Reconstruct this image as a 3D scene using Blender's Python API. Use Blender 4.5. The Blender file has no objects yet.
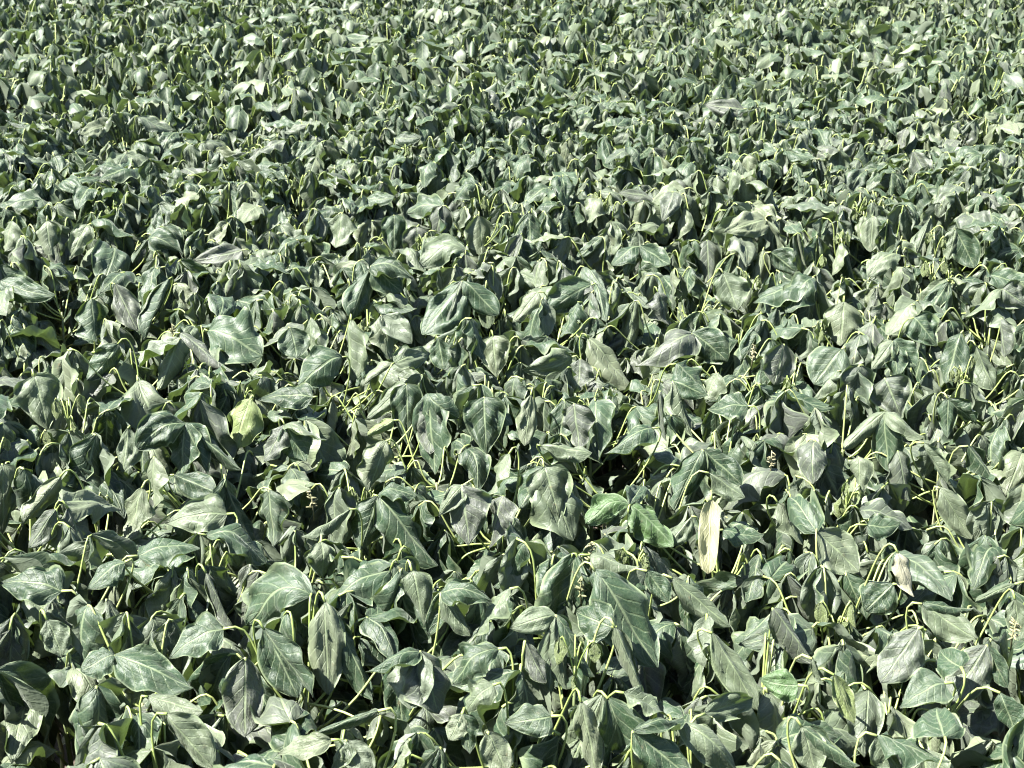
import bpy, math, random
import numpy as np
from mathutils import Vector, Matrix

R = math.radians
rnd = random.Random(20240817)
col = bpy.context.scene.collection
scene = bpy.context.scene

# ------------------------------------------------------------------ camera
W, H = 1024, 768
FPX = 1450.0                       # focal length in pixels
PITCH = math.atan(554.0 / FPX)     # the horizon lies 170 px above the frame
CANOPY = 0.78
CAM = Vector((0.0, 0.0, CANOPY + 1.09))
cam_data = bpy.data.cameras.new('camera')
cam_data.sensor_width = 36.0
cam_data.lens = FPX / W * 36.0
cam_data.clip_start = 0.05
cam_data.clip_end = 2000.0
cam_data.dof.use_dof = True
cam_data.dof.focus_distance = 2.7
cam_data.dof.aperture_fstop = 15.0
cam = bpy.data.objects.new('camera', cam_data)
cam.location = CAM
cam.rotation_euler = (math.pi / 2 - PITCH, 0, 0)
col.objects.link(cam)
scene.camera = cam
FWD = Vector((0, math.cos(PITCH), -math.sin(PITCH)))
UPV = Vector((0, math.sin(PITCH), math.cos(PITCH)))
RGT = Vector((1, 0, 0))

def project(p):
    d = Vector(p) - CAM
    z = d.dot(FWD)
    return (W / 2 + FPX * d.dot(RGT) / z, H / 2 - FPX * d.dot(UPV) / z, z)

def ray(px, py):
    return (FWD + RGT * ((px - W / 2) / FPX) + UPV * ((H / 2 - py) / FPX)).normalized()

def on_height(px, py, z):
    r = ray(px, py)
    return CAM + r * ((z - CAM.z) / r.z)

# ------------------------------------------------------------------ sky, sun, exposure
SUN_EL, SUN_AZ = 57.0, 258.0       # compass-like: 0 = +y (away from camera), 90 = +x; the sun stands left, behind
world = bpy.data.worlds.new('World')
scene.world = world
world.use_nodes = True
wn = world.node_tree.nodes
wl = world.node_tree.links
sky = wn.new('ShaderNodeTexSky')
sky.sky_type = 'NISHITA'
sky.sun_disc = False
sky.sun_elevation = R(SUN_EL)
sky.sun_rotation = R(SUN_AZ)
wn['Background'].inputs['Strength'].default_value = 0.05
wl.new(sky.outputs['Color'], wn['Background'].inputs['Color'])
sun_dir = Vector((math.sin(R(SUN_AZ)) * math.cos(R(SUN_EL)), math.cos(R(SUN_AZ)) * math.cos(R(SUN_EL)), math.sin(R(SUN_EL))))
sd = bpy.data.lights.new('sun', 'SUN')
sd.energy = 5.0
sd.angle = R(0.53)
sd.color = (1.0, 0.975, 0.93)
so = bpy.data.objects.new('sun', sd)
so.rotation_euler = sun_dir.to_track_quat('Z', 'Y').to_euler()
so.location = (0, 0, 20)
col.objects.link(so)
vs = scene.view_settings
vs.view_transform = 'Standard'
vs.look = 'None'
vs.gamma = 1.0
vs.use_curve_mapping = False
vs.exposure = 2.34
scene.cycles.filter_width = 1.1
scene.cycles.adaptive_threshold = 0.02
scene.cycles.max_bounces = 4
scene.cycles.diffuse_bounces = 1
scene.cycles.glossy_bounces = 1
scene.cycles.transmission_bounces = 2
scene.cycles.caustics_reflective = False
scene.cycles.caustics_refractive = False

# ------------------------------------------------------------------ materials
def nodes_of(name):
    m = bpy.data.materials.new(name)
    m.use_nodes = True
    return m, m.node_tree.nodes, m.node_tree.links

class NT:
    """small helper that writes node expressions"""
    def __init__(self, nodes, links):
        self.n, self.l = nodes, links
    def put(self, sock, v):
        if isinstance(v, (int, float)):
            sock.default_value = v
        elif isinstance(v, tuple):
            sock.default_value = v if len(v) == 4 or sock.type == 'VECTOR' else (*v, 1)
        else:
            self.l.new(v, sock)
    def math(self, op, a, b=0.0, c=0.0):
        m = self.n.new('ShaderNodeMath'); m.operation = op
        for i, v in enumerate((a, b, c)):
            self.put(m.inputs[i], v)
        return m.outputs[0]
    def mix(self, f, a, b, mode='MIX'):
        m = self.n.new('ShaderNodeMix'); m.data_type = 'RGBA'; m.blend_type = mode
        self.put(m.inputs[0], f); self.put(m.inputs[6], a); self.put(m.inputs[7], b)
        return m.outputs[2]
    def ramp(self, f, stops):
        r = self.n.new('ShaderNodeValToRGB')
        e = r.color_ramp.elements
        while len(e) < len(stops):
            e.new(0.5)
        for el, (p, c) in zip(e, stops):
            el.position = p; el.color = (*c, 1)
        self.put(r.inputs[0], f)
        return r.outputs[0]
    def step(self, v, a, b):
        m = self.n.new('ShaderNodeMapRange'); m.interpolation_type = 'SMOOTHSTEP'
        self.put(m.inputs[0], v); m.inputs[1].default_value = a; m.inputs[2].default_value = b
        return m.outputs[0]
    def noise(self, vec, scale, detail=3.0, rough=0.55):
        m = self.n.new('ShaderNodeTexNoise')
        self.put(m.inputs['Vector'], vec)
        m.inputs['Scale'].default_value = scale; m.inputs['Detail'].default_value = detail
        m.inputs['Roughness'].default_value = rough
        return m.outputs['Fac']

TOPS = [(0.0, (0.008, 0.024, 0.008)), (0.20, (0.013, 0.034, 0.013)), (0.40, (0.024, 0.048, 0.022)),
        (0.55, (0.038, 0.058, 0.034)), (0.68, (0.056, 0.061, 0.050)), (0.80, (0.064, 0.086, 0.048)),
        (0.93, (0.094, 0.114, 0.068)), (1.0, (0.112, 0.130, 0.076))]

def leaf_material(name, source='object', tops=TOPS, under=(0.106, 0.128, 0.084), veins=(0.19, 0.235, 0.125),
                  vein_amount=0.62, translucent=0.13, rough=0.53):
    m, n, l = nodes_of(name)
    t = NT(n, l)
    bsdf = n['Principled BSDF']; out = n['Material Output']
    if source == 'object':
        a = n.new('ShaderNodeAttribute'); a.attribute_type = 'OBJECT'; a.attribute_name = 'tone'
    else:
        a = n.new('ShaderNodeAttribute'); a.attribute_name = 'leaf_random'
    rv = a.outputs['Fac']
    uv = n.new('ShaderNodeTexCoord').outputs['UV']
    sep = n.new('ShaderNodeSeparateXYZ'); l.new(uv, sep.inputs[0])
    r = t.math('ABSOLUTE', t.math('MULTIPLY_ADD', sep.outputs[0], 2.0, -1.0))
    sgn = t.math('GREATER_THAN', sep.outputs[0], 0.5)
    s = sep.outputs[1]
    # texture position differs from leaf to leaf
    comb = n.new('ShaderNodeCombineXYZ')
    l.new(sep.outputs[0], comb.inputs[0])
    l.new(t.math('MULTIPLY', s, 1.5), comb.inputs[1])
    oi = n.new('ShaderNodeObjectInfo').outputs['Random'] if source == 'object' else rv
    l.new(t.math('MULTIPLY', oi, 43.0), comb.inputs[2])
    P = comb.outputs[0]
    blot = t.noise(P, 5.0, 3.0, 0.6)
    simple = source != 'object'
    # midrib and side nerves
    mid = t.math('SUBTRACT', 1.0, t.step(r, 0.018, 0.075))
    ph = t.math('MULTIPLY', t.math('SUBTRACT', t.math('ADD', s, t.math('MULTIPLY', blot, 0.07)), t.math('MULTIPLY', t.math('POWER', r, 0.85), 0.30)), 7.0)
    ph = t.math('ADD', ph, t.math('MULTIPLY', sgn, 0.42))
    fr = t.math('ABSOLUTE', t.math('SUBTRACT', t.math('FRACT', ph), 0.5))
    lat = t.math('SUBTRACT', 1.0, t.step(fr, 0.03, 0.115))
    lat = t.math('MULTIPLY', lat, t.math('SUBTRACT', 1.0, t.math('MULTIPLY', r, 0.75)))
    vein = t.math('MAXIMUM', mid, t.math('MULTIPLY', lat, 0.62))
    lit_edge = t.step(r, 0.88, 0.98)  # margin painted paler, standing in for leaf edges that catch the light
    if not simple:
        net = n.new('ShaderNodeTexVoronoi'); net.feature = 'DISTANCE_TO_EDGE'
        net.inputs['Scale'].default_value = 22.0
        l.new(P, net.inputs['Vector'])
        cell = t.step(net.outputs['Distance'], 0.0, 0.10)
    else:
        cell = 0.6
    top = t.ramp(t.math('ADD', rv, t.math('MULTIPLY_ADD', blot, 0.16, -0.08)), tops)
    top = t.mix(t.math('MULTIPLY', t.step(blot, 0.42, 0.70), 0.30), top, (0.085, 0.095, 0.066))
    top = t.mix(t.math('MULTIPLY', t.math('SUBTRACT', 1.0, cell), 0.16), top, veins)
    top = t.mix(t.math('MULTIPLY', vein, vein_amount), top, veins)
    top = t.mix(t.math('MULTIPLY', lit_edge, 0.7), top, veins)
    spot = t.math('MULTIPLY', t.step(blot, 0.66, 0.74), t.step(oi, 0.55, 0.9))
    top = t.mix(t.math('MULTIPLY', spot, 0.55), top, (0.16, 0.13, 0.07))
    low = t.mix(t.math('MULTIPLY', t.step(blot, 0.35, 0.7), 0.40), under, tuple(0.78 * c for c in under))
    low = t.mix(t.math('MULTIPLY', vein, 0.45), low, tuple(1.35 * c for c in under))
    geo = n.new('ShaderNodeNewGeometry')
    colr = t.mix(geo.outputs['Backfacing'], top, low)        # a leaf's paler underside
    l.new(colr, bsdf.inputs['Base Color'])
    bsdf.inputs['Specular IOR Level'].default_value = 0.46
    l.new(t.math('MULTIPLY_ADD', blot, 0.22, rough - 0.10), bsdf.inputs['Roughness'])
    bsdf.inputs['Sheen Weight'].default_value = 0.10
    bsdf.inputs['Sheen Roughness'].default_value = 0.45
    bsdf.inputs['Sheen Tint'].default_value = (0.85, 0.92, 0.80, 1)
    h = t.math('MULTIPLY', vein, -0.35)
    if not simple:                       # fine wrinkles fanning out along the blade
        cw = n.new('ShaderNodeCombineXYZ')
        l.new(t.math('MULTIPLY', sep.outputs[0], 9.0), cw.inputs[0])
        l.new(t.math('SUBTRACT', t.math('MULTIPLY', s, 2.2), t.math('MULTIPLY', r, 2.0)), cw.inputs[1])
        l.new(t.math('MULTIPLY', oi, 91.0), cw.inputs[2])
        wr = t.noise(cw.outputs[0], 1.6, 3.0, 0.6)
        h = t.math('ADD', h, t.math('MULTIPLY', wr, 0.5))
    h = t.math('ADD', h, t.math('MULTIPLY', blot, 0.7))
    b = n.new('ShaderNodeBump')
    b.inputs['Strength'].default_value = 0.9
    b.inputs['Distance'].default_value = 0.0035
    l.new(h, b.inputs['Height'])
    if not simple:
        l.new(b.outputs[0], bsdf.inputs['Normal'])
    tr = n.new('ShaderNodeBsdfTranslucent')
    l.new(t.mix(0.55, colr, (0.22, 0.36, 0.035)), tr.inputs['Color'])
    mx = n.new('ShaderNodeMixShader')
    mx.inputs[0].default_value = translucent
    l.new(bsdf.outputs[0], mx.inputs[1]); l.new(tr.outputs[0], mx.inputs[2])
    l.new(mx.outputs[0], out.inputs['Surface'])
    return m

def plain_material(name, a, b, scale, rough=0.5, bump=0.3, source='object'):
    m, n, l = nodes_of(name)
    t = NT(n, l)
    bsdf = n['Principled BSDF']
    tc = n.new('ShaderNodeTexCoord').outputs['Object']
    f = t.noise(tc, scale, 4.0)
    if source == 'object':
        rv = n.new('ShaderNodeObjectInfo').outputs['Random']
        f = t.math('ADD', t.math('MULTIPLY', f, 0.6), t.math('MULTIPLY', rv, 0.4))
    l.new(t.mix(t.step(f, 0.25, 0.75), a, b), bsdf.inputs['Base Color'])
    bsdf.inputs['Roughness'].default_value = rough
    bp = n.new('ShaderNodeBump'); bp.inputs['Strength'].default_value = bump; bp.inputs['Distance'].default_value = 0.004
    l.new(f, bp.inputs['Height']); l.new(bp.outputs[0], bsdf.inputs['Normal'])
    return m

M_LEAF = leaf_material('wilted_leaf')
def tint(c, k=0.82):
    return [(0.0, tuple(k * q for q in c)), (1.0, c)]
M_FRESH = leaf_material('fresh_leaf', tops=tint((0.046, 0.090, 0.025)), under=(0.09, 0.135, 0.06), veins=(0.17, 0.23, 0.12), translucent=0.12)
M_LIME = leaf_material('yellow_green_leaf', tops=tint((0.150, 0.190, 0.066)), under=(0.18, 0.22, 0.09), veins=(0.26, 0.30, 0.15), translucent=0.18)
M_STRAW = leaf_material('yellowed_leaf', tops=tint((0.235, 0.220, 0.115)), under=(0.29, 0.285, 0.16), veins=(0.31, 0.30, 0.18), translucent=0.20)
M_CREAM = leaf_material('withered_leaf', tops=tint((0.300, 0.285, 0.195)), under=(0.31, 0.295, 0.21), veins=(0.33, 0.31, 0.23), translucent=0.15, rough=0.6)
M_FAR = leaf_material('wilted_leaf_mass', source='attribute')
M_STALK = plain_material('leaf_stalk', (0.20, 0.26, 0.07), (0.32, 0.37, 0.13), 60, 0.5, 0.2)
M_STALK_FAR = plain_material('leaf_stalk_mass', (0.20, 0.26, 0.07), (0.32, 0.37, 0.13), 9, 0.5, 0.2, source='none')
M_STEM = plain_material('plant_stem', (0.14, 0.18, 0.07), (0.20, 0.20, 0.10), 40, 0.65, 0.4)
M_POD = plain_material('young_pod', (0.15, 0.16, 0.07), (0.22, 0.20, 0.11), 90, 0.7, 0.5)
M_SOIL = plain_material('soil', (0.045, 0.034, 0.025), (0.085, 0.066, 0.048), 14, 0.95, 1.0, source='none')

# ------------------------------------------------------------------ mesh helpers
def new_mesh(name, v, f, mats, uv=None, smooth=True, mat_idx=None):
    me = bpy.data.meshes.new(name)
    me.from_pydata([tuple(p) for p in v], [], f)
    for m in mats:
        me.materials.append(m)
    if uv is not None:
        ul = me.uv_layers.new(name='UVMap')
        li = np.empty(len(me.loops), dtype=np.int32)
        me.loops.foreach_get('vertex_index', li)
        ul.data.foreach_set('uv', np.asarray(uv, dtype=np.float32)[li].ravel())
    if smooth:
        me.polygons.foreach_set('use_smooth', [True] * len(me.polygons))
    if mat_idx is not None:
        me.polygons.foreach_set('material_index', mat_idx)
    me.update()
    return me

def link(name, data, parent=None):
    o = bpy.data.objects.new(name, data)
    col.objects.link(o)
    if parent is not None:
        o.parent = parent
    return o

def tube(points, radii, sides=5):
    """a tapering tube along points -> verts, faces"""
    pts = [Vector(p) for p in points]
    v, f = [], []
    ref = Vector((0.31, 0.22, 0.92)).normalized()
    for i, p in enumerate(pts):
        d = (pts[min(i + 1, len(pts) - 1)] - pts[max(i - 1, 0)]).normalized()
        a = d.cross(ref)
        if a.length < 0.05:
            a = d.cross(Vector((1, 0, 0)))
        a.normalize()
        b = d.cross(a)
        ref = b if abs(d.dot(b)) < 0.5 else ref
        ref = a.cross(d)
        for k in range(sides):
            t = 2 * math.pi * k / sides
            v.append(p + (a * math.cos(t) + b * math.sin(t)) * radii[i])
    for i in range(len(pts) - 1):
        for k in range(sides):
            k2 = (k + 1) % sides
            f.append((i * sides + k, i * sides + k2, (i + 1) * sides + k2, (i + 1) * sides + k))
    f.append(tuple(range(sides - 1, -1, -1)))
    f.append(tuple((len(pts) - 1) * sides + k for k in range(sides)))
    return v, f

# ------------------------------------------------------------------ leaflets
def leaflet_geo(p, nl=17, nc=13):
    """one leaflet with its base at the origin, running along +x, upper side +z; L = 1"""
    S = np.linspace(0, 1, nl)
    hr = np.append(np.linspace(0, 0.90, (nc - 1) // 2), 1.0)
    Rr = np.concatenate([-hr[:0:-1], hr])
    pos = np.zeros(3)
    verts, uvs = [], []
    prev = 0.0
    for i, s in enumerate(S):
        e = min(1.0, s / p['bend_len'])
        e = e * e * (3 - 2 * e)
        th = p['t0'] + (p['t1'] - p['t0']) * e + p['tip'] * max(0.0, s - 0.6) ** 1.5
        ps = p['yaw'] * s
        tan = np.array([math.cos(th) * math.cos(ps), math.cos(th) * math.sin(ps), math.sin(th)])
        lat = np.array([-math.sin(ps), math.cos(ps), 0.0])
        nor = np.cross(tan, lat)
        tw = p['twist'] * s
        lat, nor = lat * math.cos(tw) + nor * math.sin(tw), nor * math.cos(tw) - lat * math.sin(tw)
        pos = pos + tan * (s - prev)
        prev = s
        w = p['width'] * (s * (1 - s) * 4) ** 0.40 if p.get('strip') and 0 < s < 1 else p['width'] * ((s ** 0.42 * (1 - s) ** 0.98 / 0.426) if p['ovate'] else (s ** 0.72 * (1 - s) ** 0.80 / 0.349)) if 0 < s < 1 else (0.03 if s == 0 else 0.004)
        for r in Rr:
            a = abs(r); sg = 1 if r >= 0 else -1
            fold = p['fold_l'] if sg > 0 else p['fold_r']
            curl = p['curl_l'] if sg > 0 else p['curl_r']
            fold = fold * (0.55 + 0.45 * math.cos(s * 2.2 + p['ph']))
            x = y = 0.0
            K = 6
            for k in range(K):                      # integrate the bending lamina outwards
                q = a * (k + 0.5) / K
                ang = fold + curl * q ** 1.4 * (0.5 + 0.5 * math.sin(math.pi * min(1, s * 1.1)))
                x += math.cos(ang) * a / K
                y -= math.sin(ang) * a / K
            pl = p['pleat'] * math.sin(2 * math.pi * (3.0 * (s - 0.34 * a)) + p['ph'] * 2 + sg) * a * (1.0 - 0.4 * s)
            rip = p['ripple'] * math.sin(2 * math.pi * 2.3 * s + p['ph'] * 3 + 1.7 * sg) * a ** 2.5
            cr = 0.016 * math.sin(9 * s + 5 * r + p['ph'] * 5) * math.sin(7 * r - 4 * s + p['ph'])
            tri = abs(((2.2 * (s + 0.5 * a * sg) + p['ph']) % 1.0) * 2 - 1) - 0.5          # sharp creases
            cr += p['crease'] * tri * math.sin(math.pi * min(1, s * 1.05)) * (0.35 + a)
            cr += p['rad'] * math.cos(2.5 * math.pi * a + p['ph']) * math.sin(math.pi * min(1, 1.15 * s)) * a ** 0.5
            if a > 0.95:
                cr += p['rim_l' if sg > 0 else 'rim_r'] * math.sin(math.pi * min(1, 1.1 * s))
            verts.append(pos + lat * (x * sg * w) + nor * (y * w + (pl + rip) * (w / 0.33) + cr))
            uvs.append((r * 0.5 + 0.5, s))
    f = []
    for i in range(nl - 1):
        for j in range(nc - 1):
            a = i * nc + j
            f.append((a, a + nc, a + nc + 1, a + 1))
    return np.array(verts), f, np.array(uvs)

def leaf_params(kind):
    u = rnd.uniform
    p = dict(t0=R(u(-82, -20)), t1=R(u(-98, -74)), bend_len=u(0.10, 0.36), tip=u(-0.6, 1.6), yaw=u(-0.6, 0.6), twist=u(-1.0, 1.0),
             width=u(0.27, 0.34), fold_l=u(0.0, 1.5), fold_r=u(0.0, 1.5), curl_l=u(-0.3, 1.2), curl_r=u(-0.3, 1.2),
             pleat=u(0.02, 0.06), ripple=u(0.02, 0.12), ph=u(0, 6.28), crease=u(0.01, 0.12), rad=u(0.03, 0.10), rim_l=u(-0.03, 0.05), rim_r=u(-0.03, 0.05), ovate=u(0, 1) < 0.12)
    if kind == 'arch':                      # bends over more slowly, a tent over the others
        p.update(t0=R(u(-10, 25)), t1=R(u(-80, -45)), bend_len=u(0.6, 1.0), fold_l=u(0.0, 0.9), fold_r=u(0.0, 0.9))
    elif kind == 'lying':
        p.update(t0=R(u(-15, 15)), t1=R(u(-40, -12)), bend_len=u(0.5, 1.0), fold_l=u(-0.2, 0.5), fold_r=u(-0.2, 0.5), ripple=u(0.03, 0.09), ovate=True)
    elif kind == 'roll':                    # margins rolled under, a narrow tube
        p.update(t1=R(u(-95, -55)), fold_l=u(0.6, 1.0), fold_r=u(0.6, 1.0), curl_l=u(1.4, 2.4), curl_r=u(1.4, 2.4), width=u(0.27, 0.32))
    elif kind == 'cup':                     # folded upwards along the midrib, underside outside
        p.update(fold_l=-u(0.5, 1.15), fold_r=-u(0.4, 1.15), curl_l=u(-0.8, 0.3), curl_r=u(-0.8, 0.3), t1=R(u(-95, -55)))
    elif kind == 'strip':
        p.update(t0=R(-80), t1=R(-92), tip=0.2, yaw=0.1, twist=0.3, fold_l=0.4, fold_r=0.5, curl_l=0.6, curl_r=0.8, width=0.20, pleat=0.01, ripple=0.05, crease=0.04, rad=0.02, rim_l=0.0, rim_r=0.0, strip=True)
    elif kind == 'flat':
        p.update(t0=R(u(-5, 10)), t1=R(u(-30, -10)), bend_len=0.9, fold_l=u(-0.15, 0.2), fold_r=u(-0.15, 0.2), curl_l=0.1, curl_r=0.1, ripple=0.02, twist=u(-.2, .2), ovate=True)
    return p

KINDS = ['hang'] * 30 + ['arch'] * 14 + ['lying'] * 8 + ['roll'] * 8 + ['cup'] * 14
LIB = []                # (kind, full mesh, coarse verts/faces/uv, chord)
for kd in KINDS + ['strip'] * 2:
    p = leaf_params(kd)
    v, f, uv = leaflet_geo(p)
    me = new_mesh('leaflet', v, f, [M_LEAF], uv)
    lv, lf, luv = leaflet_geo(p, 6, 7)
    mv, mf, muv = leaflet_geo(p, 11, 9)
    LIB.append(dict(mid=(mv, np.array(mf), muv), kind=kd, mesh=me, low=(lv, np.array(lf), luv), tip=Vector(v[-7]), full=(v, f, uv)))
BY = {}
for i, L in enumerate(LIB):
    BY.setdefault(L['kind'], []).append(i)

def pick_kind():
    return rnd.choices(['hang', 'arch', 'lying', 'roll', 'cup'], [0.53, 0.12, 0.07, 0.11, 0.17])[0]

# ------------------------------------------------------------------ one plant as a description
def bez(a, b, c, d, n):
    out = []
    for i in range(n + 1):
        t = i / n; q = 1 - t
        out.append(a * (q ** 3) + b * (3 * q * q * t) + c * (3 * q * t * t) + d * (t ** 3))
    return out

def canopy(x, y):
    return CANOPY + 0.025 * math.sin(x * 2.1 + y * 1.3) + 0.03 * math.sin(x * 4.7 - y * 2.9 + 1.0) + 0.02 * math.sin(y * 7.3 + x * 1.1)

def describe_leaf(base, hub, out_dir, style, size, tone=(0.5, 0.25)):
    """petiole path and three leaflets hanging from its end"""
    up = Vector((0, 0, 1))
    ln = (hub - base).length
    c1 = base.lerp(Vector((hub.x, hub.y, base.z)), 0.75) + up * (0.3 * ln)
    if style == 'hook':
        c2 = hub + up * rnd.uniform(0.04, 0.08) - out_dir * rnd.uniform(0.02, 0.05)
    elif style == 'arch':
        c2 = hub - out_dir * rnd.uniform(0.03, 0.07) + up * rnd.uniform(0.0, 0.03)
    else:
        c2 = hub - up * rnd.uniform(0.05, 0.09) - out_dir * rnd.uniform(0, 0.02)
    path = bez(base, c1, c2, hub, 9)
    az = math.atan2(out_dir.y, out_dir.x)
    lets = []
    side = path[8] if style != 'upright' else path[9]
    for which in (-1, 0, 1):
        kd = pick_kind()
        if style == 'hook' and rnd.random() < 0.4:
            kd = 'hang'
        i = rnd.choice(BY[kd])
        a = az + which * R(rnd.uniform(45, 110)) + R(rnd.uniform(-14, 14))
        tilt = R(rnd.gauss(0, 9)); roll = R(rnd.gauss(0, 14))
        sc = size * rnd.uniform(0.86, 1.12) * (1.06 if which == 0 else 0.95)
        pos = path[9] if which == 0 else side
        m = Matrix.Translation(pos) @ Matrix.Rotation(a, 4, 'Z') @ Matrix.Rotation(tilt, 4, 'Y') @ Matrix.Rotation(roll, 4, 'X') @ Matrix.Diagonal((sc, sc * rnd.uniform(0.9, 1.1), sc, 1))
        lets.append((i, m, min(1.0, max(0.0, rnd.gauss(tone[0], tone[1]))), None))
    return dict(path=path, lets=lets, hub=hub)

CAST = {'dark green': (0.14, 0.22), 'grey-green': (0.46, 0.26), 'mauve-grey': (0.64, 0.24), 'pale sage': (0.82, 0.24)}

def describe_plant(x, y, n_up=15, n_low=9, grow=1.0):
    hc = canopy(x, y) + rnd.gauss(0, 0.018)
    base = Vector((x, y, 0.0))
    top = Vector((x + rnd.gauss(0, 0.03), y + rnd.gauss(0, 0.03), hc - 0.13))
    stem = [base - Vector((0, 0, 0.02)), base.lerp(top, 0.35) + Vector((rnd.gauss(0, .01), rnd.gauss(0, .01), 0)), base.lerp(top, 0.7), top]
    d = dict(base=base, top=top, stem=stem, leaves=[], low=[], hc=hc, cast=rnd.choices(list(CAST), [0.34, 0.34, 0.17, 0.15])[0])
    a0 = rnd.uniform(0, 6.28)
    for k in range(n_up + n_low):
        a = a0 + k * 2.4 + rnd.gauss(0, 0.35)
        o = Vector((math.cos(a), math.sin(a), 0))
        if k < n_up:
            f = k / max(1, n_up - 1)                       # 0 = top
            hz = hc - 0.01 - 0.11 * f ** 1.4 + rnd.gauss(0, 0.02)
            rad = 0.025 + 0.13 * math.sqrt(f) + rnd.uniform(-0.02, 0.04)
            nz = max(0.2, min(top.z - 0.01, hz - rnd.uniform(0.06, 0.16)))
        else:
            hz = hc - rnd.uniform(0.22, 0.42); rad = rnd.uniform(0.08, 0.19); nz = hz - rnd.uniform(0.06, 0.14)
        t = (nz + 0.02) / (top.z + 0.02)
        node = base.lerp(top, max(0, min(1, t)))
        hub = Vector((node.x, node.y, 0)) + o * max(0.02, rad) + Vector((0, 0, hz))
        style = rnd.choices(['hook', 'arch', 'upright'], [0.36, 0.38, 0.26])[0]
        size = grow * rnd.uniform(0.106, 0.154) * (0.82 if (k < 2 and rnd.random() < 0.5) else 1.0)
        lf = describe_leaf(node, hub, o, style, size, CAST[d['cast']])
        (d['leaves'] if k < n_up else d['low']).append(lf)
    return d

# ------------------------------------------------------------------ where the plants stand
SP = 0.235
spots = []
y = 0.75
row = 0
while y < 13.5:
    half = 0.40 * y + 0.7
    n = int(half / SP) + 1
    for i in range(-n, n + 1):
        x = (i + 0.5 * (row % 2)) * SP + rnd.uniform(-0.07, 0.07)
        yy = y + rnd.uniform(-0.07, 0.07)
        spots.append((x, yy))
    y += SP * 0.9
    row += 1

def in_view(x, y):
    u, v, z = project((x, y, canopy(x, y) - 0.05))
    g = 0.17 * FPX / z if z > 0 else 0          # as far as its leaves reach
    return z > 0 and -g < u < W + g and -20 < v < H + 1.3 * g

near, far = [], []
for s in sorted(spots, key=lambda q: q[0] ** 2 + q[1] ** 2):
    if in_view(*s) and len(near) < 300:
        near.append(s)
    else:
        far.append(s)
print('plants', len(near), len(far), 'depth of the last', near[-1])

# ------------------------------------------------------------------ ground
gv, gf = [], []
n = 60
xs = [-600, -200, -60, -20, -8] + [-6 + 12 * i / 30 for i in range(31)] + [8, 20, 60, 200, 600]
ys = [-600, -60, -10, -2] + [0.5 * i for i in range(0, 30)] + [16, 22, 40, 100, 300, 900]
for yv in ys:
    for xv in xs:
        gv.append((xv, yv, 0.012 * math.sin(xv * 5) * math.sin(yv * 6.1) if abs(xv) < 7 and -1 < yv < 15 else 0.0))
for j in range(len(ys) - 1):
    for i in range(len(xs) - 1):
        a = j * len(xs) + i
        gf.append((a, a + 1, a + len(xs) + 1, a + len(xs)))
ground = link('ground', new_mesh('ground', gv, gf, [M_SOIL]))
ground['kind'] = 'structure'

# ------------------------------------------------------------------ joined foliage
class Mass:
    def __init__(self):
        self.v, self.f, self.uv, self.rv, self.mi, self.n = [], [], [], [], [], 0
    def leaflet(self, i, m, tone, grade='low'):
        v, f, uv = LIB[i][grade]
        mm = np.array(m)
        self.v.append(v @ mm[:3, :3].T + mm[:3, 3])
        self.f.append(f + self.n)
        self.uv.append(uv)
        self.rv.append(np.full(len(v), tone))
        self.mi.append(np.zeros(len(f), dtype=np.int32))
        self.n += len(v)
    def stalk(self, path, r=0.0025):
        v, f = tube(path[::3], [r] * len(path[::3]), 3)
        f = np.array([q for q in f if len(q) == 4])
        v = np.array([tuple(p) for p in v])
        self.v.append(v); self.f.append(f + self.n)
        self.uv.append(np.zeros((len(v), 2))); self.rv.append(np.full(len(v), rnd.random()))
        self.mi.append(np.ones(len(f), dtype=np.int32))
        self.n += len(v)
    def mesh(self, name):
        v = np.concatenate(self.v).astype(np.float32); f = np.concatenate(self.f).astype(np.int32)
        uv = np.concatenate(self.uv).astype(np.float32); rv = np.concatenate(self.rv).astype(np.float32)
        me = bpy.data.meshes.new(name)
        me.vertices.add(len(v)); me.vertices.foreach_set('co', v.ravel())
        me.loops.add(f.size); me.loops.foreach_set('vertex_index', f.ravel())
        me.polygons.add(len(f))
        me.polygons.foreach_set('loop_start', np.arange(0, f.size, 4, dtype=np.int32))
        me.materials.append(M_FAR); me.materials.append(M_STALK_FAR)
        me.polygons.foreach_set('material_index', np.concatenate(self.mi))
        me.update(calc_edges=True)
        ul = me.uv_layers.new(name='UVMap'); ul.data.foreach_set('uv', uv[f.ravel()].ravel())
        at = me.attributes.new('leaf_random', 'FLOAT', 'POINT'); at.data.foreach_set('value', rv)
        me.polygons.foreach_set('use_smooth', np.ones(len(f), dtype=bool))
        me.validate()
        return me

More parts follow.
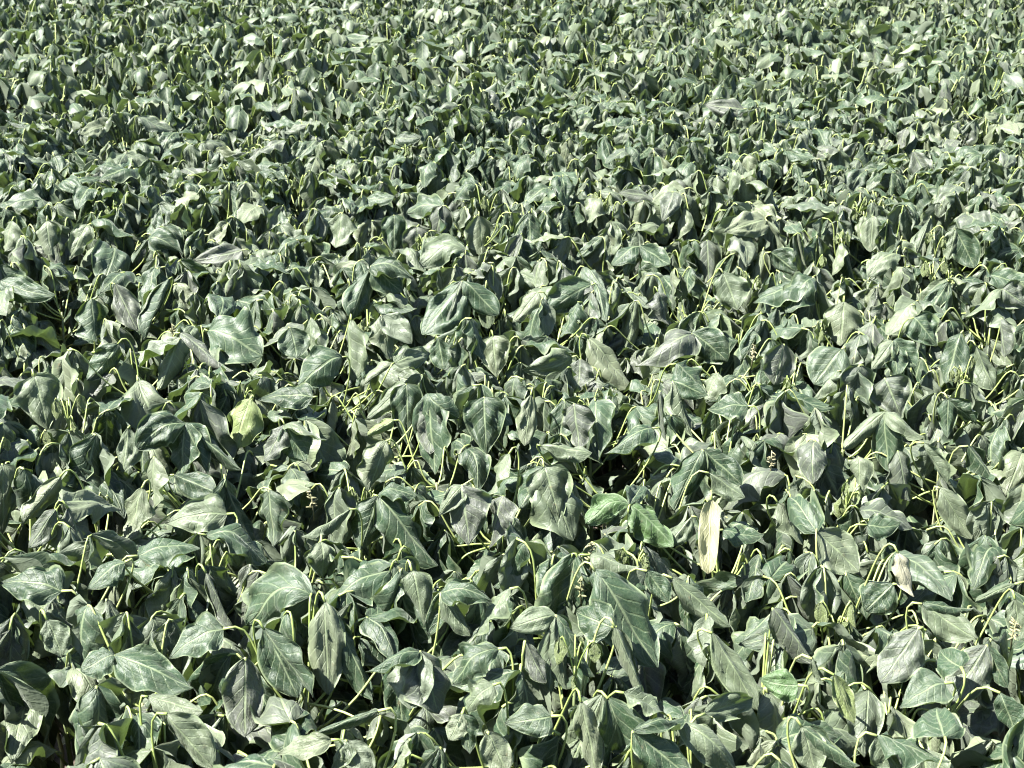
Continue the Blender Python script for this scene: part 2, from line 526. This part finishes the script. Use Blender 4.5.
# ------------------------------------------------------------------ leaves that can be recognised in the photograph
# hub pixel; then for each leaflet its tip pixel, width in pixels, tone and how it is folded.
# The distance comes from the canopy surface the hub lies in.
# tones: D dark green, G dark grey-green, M mauve grey, N mid green, B bluish, L light sage, P pale; F fresh, Y yellow-green, S straw, C cream
# folds: h hanging, a arched, l lying, r rolled, c folded upwards
SEEN = """
47 620 hook: 60 656 27 L h
115 655 up: 193 688 44 N a, 81 672 26 N h
223 629 arch: 172 654 38 B l
206 573 hook: 234 630 35 M h
62 591 arch: 2 582 38 D l
245 658 up: 246 738 34 M h
167 714 arch: 213 768 35 L h
148 697 arch: 200 712 22 P r
264 629 hook: 298 698 36 D h, 312 698 30 B h
325 602 hook: 326 696 28 P h, 378 703 32 G h
420 651 up: 410 709 50 M h, 360 672 24 N a, 438 714 38 M h
498 649 arch: 454 683 36 D a
493 685 arch: 470 709 30 L a
412 571 hook: 423 627 30 L h
441 593 up: 489 599 34 N a, 470 636 16 L r
510 589 arch: 470 641 26 L h
378 711 arch: 313 732 15 G r
331 740 arch: 278 755 22 P c
346 740 up: 330 772 24 L h, 372 775 26 N h
410 739 up: 394 772 22 P h
462 714 arch: 449 740 28 P h, 472 752 26 D h
488 732 up: 506 772 26 P h
556 615 up: 513 626 30 L a, 555 706 15 L r, 570 690 16 L r, 600 677 22 G h
595 571 hook: 611 618 24 N h, 676 693 44 G h
612 627 arch: 574 612 38 D l
615 627 hook: 647 696 28 P h
672 578 arch: 733 628 20 L r
707 614 up: 707 668 27 P h
712 633 arch: 759 709 26 L h
647 571 arch: 668 602 20 G h
581 702 hook: 592 785 32 P h
624 693 arch: 668 716 18 L c
633 731 up: 685 715 22 D a, 692 778 38 N h
679 722 arch: 741 772 34 L a
705 714 arch: 755 696 20 L c
551 716 arch: 512 724 38 B l
525 641 up: 546 683 26 M h
773 608 up: 815 664 40 M h
812 659 arch: 825 683 22 L h
798 685 arch: 765 680 28 F l
834 675 arch: 857 724 17 Y h
802 727 hook: 816 774 30 P h, 859 766 36 G h
846 573 up: 867 620 30 N h
893 584 arch: 866 612 30 D h
898 553 hook: 914 597 20 C h
918 629 arch: 880 682 40 M h
922 604 arch: 974 608 15 D r, 976 638 28 L h
987 645 up: 1008 688 22 G h, 950 701 38 M h
961 667 arch: 940 650 30 N l
945 683 arch: 903 705 36 B l
1000 693 arch: 1018 729 34 N h
877 736 arch: 898 772 30 L h, 950 761 34 G h
945 737 arch: 935 709 44 G l
1015 584 arch: 976 602 17 L r
1015 599 hook: 1020 640 22 L h
531 395 hook: 525 446 20 P h
574 404 up: 582 449 34 M h
544 467 hook: 559 522 36 L h, 520 509 30 N h, 573 541 40 L h
541 446 arch: 591 454 20 L r
653 428 arch: 604 454 30 N a
660 391 up: 666 441 22 M h
673 381 up: 692 438 30 L h, 705 394 24 N a
703 450 up: 673 511 28 G h, 741 485 28 D h
630 505 arch: 668 545 46 F h, 585 524 26 F a, 642 485 20 D c
711 500 hook: 708 574 32 S s
692 516 arch: 670 546 28 L h
709 473 arch: 744 498 24 L h
718 373 up: 705 400 24 P h
748 406 arch: 708 408 28 D l
590 555 arch: 637 568 24 L r
723 530 arch: 762 535 26 N l
838 371 arch: 815 399 30 L h
885 412 up: 846 449 26 P r, 888 472 24 G h, 928 438 20 L a
885 378 up: 903 415 36 M h
859 457 up: 860 496 24 P h
778 503 hook: 804 545 22 P h
817 532 hook: 857 572 34 P h, 784 498 32 N a
867 525 arch: 898 524 26 N l
898 451 up: 909 501 24 M h
948 399 hook: 976 425 24 D h, 948 438 20 N h
924 443 arch: 948 483 20 L h
968 446 arch: 1002 488 26 D h
940 488 arch: 971 540 20 P h
34 376 hook: 47 430 36 L h
185 423 up: 138 449 30 D a, 182 475 36 G h, 208 475 26 N h, 242 470 34 D h
250 399 arch: 234 449 32 Y h
128 428 arch: 122 472 24 L h
142 488 hook: 124 543 26 P h
154 457 up: 154 511 32 P h
60 477 hook: 22 526 26 P h
56 509 up: 31 548 28 M h
138 556 arch: 198 548 34 G l
227 514 arch: 167 522 34 L l
174 475 arch: 216 493 26 D h
2 464 up: 4 535 26 P h
125 562 arch: 92 584 38 N a
237 529 hook: 237 568 22 L h
285 425 hook: 264 462 22 M h, 305 462 32 N h, 331 441 20 L a
406 384 up: 364 420 22 L h, 409 446 26 D h
428 394 up: 430 454 32 M h, 436 488 40 G h, 456 417 26 N a
484 397 up: 488 454 34 D h, 511 425 26 N h
386 441 arch: 368 493 32 P h
378 496 arch: 360 550 30 D h, 438 566 42 N h, 417 496 20 N a
462 485 up: 470 545 40 M h, 440 514 22 L a
503 496 up: 490 548 30 M h
509 454 hook: 488 498 26 P h
269 490 up: 274 548 30 B h
350 509 arch: 303 537 18 L r
321 542 arch: 321 572 44 L a
313 397 arch: 259 399 28 D l
394 420 arch: 368 436 20 Y h
12 221 hook: 5 252 24 P h
47 221 hook: 49 254 26 P h
88 225 arch: 70 260 20 P h
148 239 up: 135 263 30 B h, 180 252 26 D a
242 250 arch: 193 260 24 M l
91 299 up: 96 342 36 G h
115 284 arch: 138 331 20 M h
169 279 arch: 142 341 40 N h
0 281 arch: 86 297 20 N l
180 333 arch: 234 370 20 M r
180 338 up: 161 390 46 L h, 140 368 24 D h
208 331 arch: 256 354 46 G a
118 344 hook: 88 377 34 N h
23 344 up: 16 370 20 P h
351 320 hook: 352 383 34 L h
462 281 up: 417 338 42 G h, 449 325 30 M h, 498 315 30 N h
371 266 up: 352 320 34 G h, 410 276 30 D a, 402 292 22 N h
290 328 arch: 295 357 28 B h
311 318 up: 311 357 20 L h
342 357 arch: 303 383 38 N a
381 315 up: 391 362 26 P h, 412 344 24 D h
394 215 up: 394 258 20 G h
342 213 up: 339 247 24 L h
479 216 hook: 480 255 26 P h
394 363 arch: 430 354 20 L l, 365 385 16 P r
438 338 arch: 443 370 22 N h
493 336 hook: 498 377 26 P h
313 263 up: 318 288 14 P h
640 246 up: 614 262 26 D a, 627 276 24 G h, 668 265 24 N h
723 273 hook: 736 310 34 L h
763 250 arch: 757 291 20 P h
692 333 up: 634 367 38 M a, 679 362 22 G h, 725 362 32 D h
658 292 hook: 668 325 38 M h
707 240 up: 710 294 26 M h
684 208 hook: 679 240 16 P h
538 292 arch: 513 323 22 P h
572 357 arch: 522 370 26 L l
588 338 hook: 632 390 24 P r
676 364 arch: 705 392 34 N h
580 359 up: 580 388 24 M h
578 302 arch: 559 338 14 N r
844 302 hook: 841 346 34 P h
842 349 arch: 815 385 34 B h
842 243 hook: 831 276 22 P h, 857 286 24 D h
864 216 hook: 864 250 16 P h
873 216 up: 870 252 16 P h
1002 289 up: 966 318 26 L h, 1026 307 30 M h
1002 318 up: 1005 357 24 M h
976 346 hook: 995 390 34 L h
955 229 up: 948 260 20 L h, 974 268 22 N h
931 216 up: 916 255 22 L h
911 305 arch: 885 336 26 P h
914 318 arch: 935 346 28 G h
893 341 up: 872 370 20 P h, 916 367 24 G h, 898 377 20 N h
961 333 arch: 948 383 36 D h
784 344 up: 773 383 28 M h
901 256 arch: 867 278 22 L a
771 252 arch: 794 273 26 D h
"""
TONE = dict(D=0.06, G=0.36, N=0.26, B=0.50, M=0.67, L=0.84, P=0.95)  # leaf colour, with some of each leaf's light and shade put into it
SPECIAL = dict(F=M_FRESH, Y=M_LIME, S=M_STRAW, C=M_CREAM)
FOLD = dict(h='hang', a='arch', l='lying', r='roll', c='cup', s='strip')
HOLES = [(616, 476, 22), (60, 318, 18), (320, 712, 9), (770, 492, 9)]

def canopy_hit(px, py, sink):
    z = CANOPY
    for _ in range(6):
        p = on_height(px, py, z - sink)
        z = canopy(p.x, p.y)
    return p

def fit_leaflet(base, tip, width, kind):
    """place a leaflet of the library between two points, its upper side outwards and up"""
    c = tip - base
    L = rnd.choice(BY[kind])
    tl = LIB[L]['tip']
    def frame(x, up):
        x = x.normalized()
        z = (up - x * up.dot(x)).normalized()
        y = z.cross(x)
        return Matrix(((x.x, y.x, z.x), (x.y, y.y, z.y), (x.z, y.z, z.z)))
    loc = frame(tl, Vector((0, 0, 1)))
    outw = (CAM - base).normalized() * 0.65 + Vector((0, 0, 0.55)) + sun_dir * rnd.uniform(-0.15, 0.35)
    wor = frame(c, outw) @ Matrix.Rotation(R(rnd.gauss(0, 14)), 3, 'X')
    k = c.length / tl.length
    own = 2 * k * 0.30 * (0.55 if kind == 'roll' else 0.72 if kind == 'cup' else 0.84)
    kw = k * max(0.62, min(1.7, 1.06 * width / own))
    m3 = wor @ Matrix.Diagonal((k, kw, (k + kw) / 2)) @ loc.transposed()
    return L, Matrix.Translation(base) @ m3.to_4x4()

KNOWN = []          # world leaves: hub, style, leaflets
GUARD = []          # pixel segments that nothing in front may cover
for line in SEEN.strip().splitlines():
    head, body = line.split(':')
    hx, hy, style = head.split()
    style = {'up': 'upright'}.get(style, style)
    hub = canopy_hit(float(hx), float(hy), -0.05 if body.split()[3] in 'SC' else rnd.uniform(-0.005, 0.03))
    depth = project(hub)[2]
    lets = []
    mean = Vector((0, 0, 0))
    for q in body.split(','):
        tx, ty, wpx, tone, fo_ = q.split()
        tx, ty, wpx = float(tx), float(ty), float(wpx)
        dx, dy = tx - float(hx), ty - float(hy)
        steep = math.atan2(dy, abs(dx))                       # 90 deg: straight down in the picture
        al = R(62) if steep > R(35) else (R(40) if steep > R(5) else R(8))
        toward = -1 if steep > R(-12) else 1
        inplane = Vector((0, toward * math.cos(al), -math.sin(al)))
        nrm = inplane.cross(Vector((1, 0, 0)))
        r = ray(tx, ty)
        tip = CAM + r * ((hub - CAM).dot(nrm) / r.dot(nrm))
        if (tip - hub).length > 0.17:
            tip = hub + (tip - hub).normalized() * 0.17
        i, m = fit_leaflet(hub, tip, wpx * depth / FPX, FOLD[fo_])
        tn = TONE.get(tone, 0.8) + rnd.uniform(-0.05, 0.05)
        lets.append((i, m, tn, SPECIAL.get(tone)))
        mean += tip - hub
        GUARD.append((float(hx), float(hy), tx, ty, wpx * (2.0 if tone in 'SC' else 1.0), depth + (0.1 if tone in 'SC' else 0)))
    od = Vector((mean.x, mean.y, 0))
    od = od.normalized() if od.length > 0.01 else Vector((0, -1, 0))
    KNOWN.append(dict(hub=hub, style=style, lets=lets, out=od, codes=body, px=(float(hx), float(hy))))

GA = np.array(GUARD)
HA = np.array(HOLES, dtype=float)
def hides(points):
    """does a leaflet (three points on it) cover a recognised leaf that lies behind it, or a gap?"""
    for p in points:
        u, v, z = project(p)
        ax, ay, bx, by = GA[:, 0], GA[:, 1], GA[:, 2], GA[:, 3]
        ex, ey = bx - ax, by - ay
        t = np.clip(((u - ax) * ex + (v - ay) * ey) / (ex * ex + ey * ey), 0, 1)
        d = np.hypot(u - ax - t * ex, v - ay - t * ey)
        if np.any((d < 0.27 * GA[:, 4] + 1) & (z < GA[:, 5] + 0.05)):
            return True
        if np.any(np.hypot(u - HA[:, 0], v - HA[:, 1]) < HA[:, 2]):
            return True
    return False

def leaflet_points(i, m):
    v = LIB[i]['full'][0]
    return [m @ Vector(v[k]) for k in (5 * 13 + 6, 9 * 13 + 3, 9 * 13 + 9, 13 * 13 + 6)]

def sunk(lf, drop, back):
    t = Vector((0, back, -drop))
    n = len(lf['path']) - 1
    lf['path'] = [p + t * (k / n) for k, p in enumerate(lf['path'])]
    lf['lets'] = [(i, Matrix.Translation(t) @ m, a, b) for (i, m, a, b) in lf['lets']]
    lf['hub'] = lf['hub'] + t

def clear_view(d):
    """a leaf that would cover a recognised one grows lower down instead"""
    keep = []
    for lf in d['leaves']:
        if any(np.any(np.hypot(u - HA[:, 0], v - HA[:, 1]) < 1.25 * HA[:, 2]) for u, v, z in map(project, lf['path'][3:])):
            continue
        for k in range(4):
            bad = [it for it in lf['lets'] if hides(leaflet_points(it[0], it[1]))]
            if not bad and not hides(lf['path'][-3:]):
                keep.append(lf)
                break
            if k < 3:
                sunk(lf, rnd.uniform(0.03, 0.06), rnd.uniform(0.0, 0.03))
            else:
                lf['lets'] = [it for it in lf['lets'] if it not in bad]
                if lf['lets'] and not hides(lf['path'][-3:]):
                    keep.append(lf)
    d['leaves'] = keep
    d['low'] = [lf for lf in d['low'] if not any(np.hypot(project(lf['hub'])[0] - h[0], project(lf['hub'])[1] - h[1]) < h[2] for h in HOLES)]

# ------------------------------------------------------------------ shoot tips and young pods
def blob(c, d, ln, r, sides=5):
    d = d.normalized()
    pts = [c + d * (ln * t) for t in (0, 0.15, 0.5, 0.85, 1.0)]
    return tube(pts, [r * 0.25, r * 0.8, r, r * 0.7, r * 0.15], sides)

def merge(parts):
    v, f = [], []
    for pv, pf in parts:
        n0 = len(v)
        v += pv; f += [tuple(k + n0 for k in q) for q in pf]
    return v, f

PODS, SHOOTS = [], []
for _ in range(5):
    parts = [tube([Vector((0, 0, -0.03)), Vector((0.003, 0, 0.0)), Vector((0.004, 0.004, 0.03))], [0.0016, 0.0015, 0.001], 4)]
    for k in range(rnd.randint(14, 20)):
        a = rnd.uniform(0, 6.28); h = rnd.uniform(-0.005, 0.03)
        dirn = Vector((math.cos(a), math.sin(a), rnd.uniform(-0.5, 0.8)))
        parts.append(blob(Vector((0.003, 0.002, h)), dirn, rnd.uniform(0.007, 0.013), rnd.uniform(0.0014, 0.0024)))
    v, f = merge(parts)
    PODS.append(new_mesh('pod_cluster', v, f, [M_POD]))
for _ in range(6):
    vs_, fs_, us_, mi_ = [], [], [], []
    for k in range(rnd.randint(3, 5)):
        a = k * 2.4 + rnd.uniform(-0.4, 0.4)
        o = Vector((math.cos(a), math.sin(a), 0))
        tipp = o * rnd.uniform(0.012, 0.035) + Vector((0, 0, rnd.uniform(0.02, 0.07)))
        pv, pf = tube(bez(Vector((0, 0, -0.01)), Vector((0, 0, 0.03)), tipp + Vector((0, 0, 0.02)), tipp, 5), [0.0014] * 6, 4)
        n0 = len(vs_); vs_ += [tuple(p) for p in pv]; fs_ += [tuple(q + n0 for q in g) for g in pf]; us_ += [(0.5, 0.0)] * len(pv); mi_ += [0] * len(pf)
        for w in (-1, 0, 1):
            i = rnd.choice(BY[rnd.choice(['hang', 'cup', 'roll'])])
            lv, lf_, luv = LIB[i]['low']
            m = Matrix.Translation(tipp) @ Matrix.Rotation(a + w * 1.5, 4, 'Z') @ Matrix.Diagonal((*([rnd.uniform(0.022, 0.042)] * 3), 1))
            n0 = len(vs_); vs_ += [tuple(m @ Vector(q)) for q in lv]; fs_ += [tuple(int(q) + n0 for q in g) for g in lf_]; us_ += [tuple(q) for q in luv]; mi_ += [1] * len(lf_)
    SHOOTS.append(new_mesh('shoot_tip', vs_, fs_, [M_STALK, M_LIME], us_, True, mi_))

# ------------------------------------------------------------------ the plants one can pick apart
GROUP = 'wilted soybean plants standing in the field'
def build_plant(d, label, group):
    root = bpy.data.objects.new('soybean_plant', None)
    col.objects.link(root)
    root.empty_display_size = 0.05
    root.location = d['base']
    root['label'] = label; root['category'] = 'plant'; root['group'] = group
    off = Matrix.Translation(-d['base'])
    b = d['base']
    v, f = tube([p - b for p in d['stem']], [0.005, 0.0045, 0.004, 0.0025, 0.002][:len(d['stem'])], 6)
    link('stem', new_mesh('stem', v, f, [M_STEM]), root)
    for lf in d['leaves']:
        path = [p - b for p in lf['path']]
        v, f = tube(path, [0.0021 - 0.0006 * i / 9 for i in range(8)] + [0.0019, 0.0022], 5)
        pet = link('leaf_stalk', new_mesh('leaf_stalk', v, f, [M_STALK]), root)
        for it in lf['lets']:
            o = link('leaflet', LIB[it[0]]['mesh'], pet)
            o.matrix_basis = off @ it[1]
            o['tone'] = it[2]
            if it[3] is not None:
                o.material_slots[0].link = 'OBJECT'
                o.material_slots[0].material = it[3]
    for me, m in d.get('extra', []):
        o = link(me.name.split('.')[0], me, root)
        o.matrix_basis = off @ m
    if d['low']:
        ms = Mass()
        for lf in d['low']:
            ms.stalk([p - b for p in lf['path']])
            for it in lf['lets']:
                ms.leaflet(it[0], off @ it[1], it[2], 'mid' if b.y < 3.0 else 'low')
        o = link('lower_foliage', ms.mesh('lower_foliage'), root)
        o['kind'] = 'stuff'
    return root

plans = [describe_plant(x, y) for (x, y) in near]
for d in plans:
    clear_view(d)
    d['extra'] = []; d['mark'] = set()
tops = np.array([(d['top'].x, d['top'].y) for d in plans])
for kn in KNOWN:
    hub = kn['hub']
    j = int(np.argmin(np.hypot(tops[:, 0] - hub.x, tops[:, 1] - hub.y)))
    d = plans[j]
    nz = max(0.2, min(d['top'].z - 0.01, hub.z - rnd.uniform(0.14, 0.24)))
    node = d['base'].lerp(d['top'], nz / d['top'].z)
    lf = describe_leaf(node, hub, kn['out'], kn['style'], 0.1)
    if kn['style'] == 'hook':                       # the stalk rises beside the leaf and bends over into it
        lf['path'] = bez(node, hub - kn['out'] * 0.050 + Vector((0, 0, -0.06)), hub - kn['out'] * 0.030 + Vector((0, 0, 0.045)), hub, 9)
    lf['lets'] = kn['lets']
    d['leaves'].append(lf)
    for q in kn['codes'].split(','):
        d['mark'].add(q.split()[3])
    d.setdefault('hubs', []).append((int(kn['px'][0]), int(kn['px'][1])))

def pod_at(px, py):
    p = canopy_hit(px, py, 0.05)
    j = int(np.argmin(np.hypot(tops[:, 0] - p.x, tops[:, 1] - p.y)))
    plans[j]['extra'].append((rnd.choice(PODS), Matrix.Translation(p) @ Matrix.Rotation(rnd.uniform(0, 6), 4, 'Z')))
    plans[j]['mark'].add('pod')
for q in [(313, 506), (1013, 636), (752, 357), (582, 592), (622, 318), (172, 336), (770, 466), (705, 206), (590, 560)]:
    pod_at(*q)
for d in plans:
    if rnd.random() < 0.45 and not d['mark'] & set('FYSC'):
        m = Matrix.Translation(d['top'] + Vector((0, 0, rnd.uniform(0.02, 0.07)))) @ Matrix.Rotation(rnd.uniform(0, 6.28), 4, 'Z')
        if not hides([m @ Vector((0, 0, z)) for z in (0.0, 0.04, 0.08)]):
            st = d['stem']
            st.append(m.translation.copy())
            d['extra'].append((rnd.choice(SHOOTS), m))
            d['mark'].add('shoot')

NAMED = {
    'S': 'wilted soybean plant with one tightly rolled straw-yellow leaflet hanging down',
    'C': 'wilted soybean plant with one dead cream-coloured withered leaflet hanging from it',
}
SHARED = [
    ('F', 'soybean plant with fresh bright green leaflets among its wilted neighbours', 'soybean plants with some fresh green leaflets'),
    ('Y', 'wilted soybean plant with a pale yellow-green leaflet', 'soybean plants with a yellow-green leaflet'),
    ('pod', 'wilted soybean plant with a cream cluster of young pods between its leaves', 'soybean plants showing young pods'),
    ('shoot', 'wilted soybean plant with yellow-green young shoots sticking up from its top', 'soybean plants with young shoots on top'),
]
PICKED = {      # plants known by one striking leaf, found by the pixel of its hub
    (185, 423): 'wilted soybean plant with a broad umbrella of four dark leaflets on one stalk',
    (692, 333): 'wilted soybean plant with a wide low tent of mauve and dark leaflets',
    (462, 281): 'wilted soybean plant with a large dark grey three-part leaf spread like a tent',
    (378, 496): 'wilted soybean plant with a big dark green two-winged leaf and pale veins',
    (556, 615): 'wilted soybean plant with two thin rolled leaflets hanging from a splayed leaf',
    (653, 428): 'wilted soybean plant with a leaflet overhanging the black gap in the canopy',
    (918, 629): 'wilted soybean plant with a broad mauve-grey leaflet on a slanting stalk',
    (206, 573): 'wilted soybean plant with one mauve leaflet hanging from a tall hooked stalk',
    (264, 629): 'wilted soybean plant with a long dark pale-veined leaflet beside a bluish one',
    (630, 505): 'soybean plant with a pair of fresh green leaflets beside the straw-yellow leaf',
}
def label_for(d):
    for k, lb in NAMED.items():
        if k in d['mark']:
            return lb, GROUP
    for q in d.get('hubs', []):
        if q in PICKED:
            return PICKED[q], GROUP
    for k, lb, gr in SHARED:
        if k in d['mark']:
            if k == 'shoot':
                return 'wilted %s soybean plant with yellow-green young shoots on top' % d['cast'], gr
            return lb, gr
    return 'wilted %s soybean plant with limp hanging leaflets and no young shoots' % d['cast'], GROUP
for d in plans:
    label, group = label_for(d)
    build_plant(d, label, group)

ms = Mass()
for (x, y) in far:
    d = describe_plant(x, y, 11, 0, 0.95)
    for lf in d['leaves']:
        ms.stalk(lf['path'])
        for it in lf['lets']:
            ms.leaflet(it[0], it[1], it[2], 'mid' if y < 3.0 else 'low')
fo = link('soybean_field', ms.mesh('soybean_field'))
print('faces of the far field', len(fo.data.polygons))
fo['kind'] = 'stuff'
fo['label'] = 'mass of small wilted soybean plants in the far part of the field'
fo['category'] = 'crop'
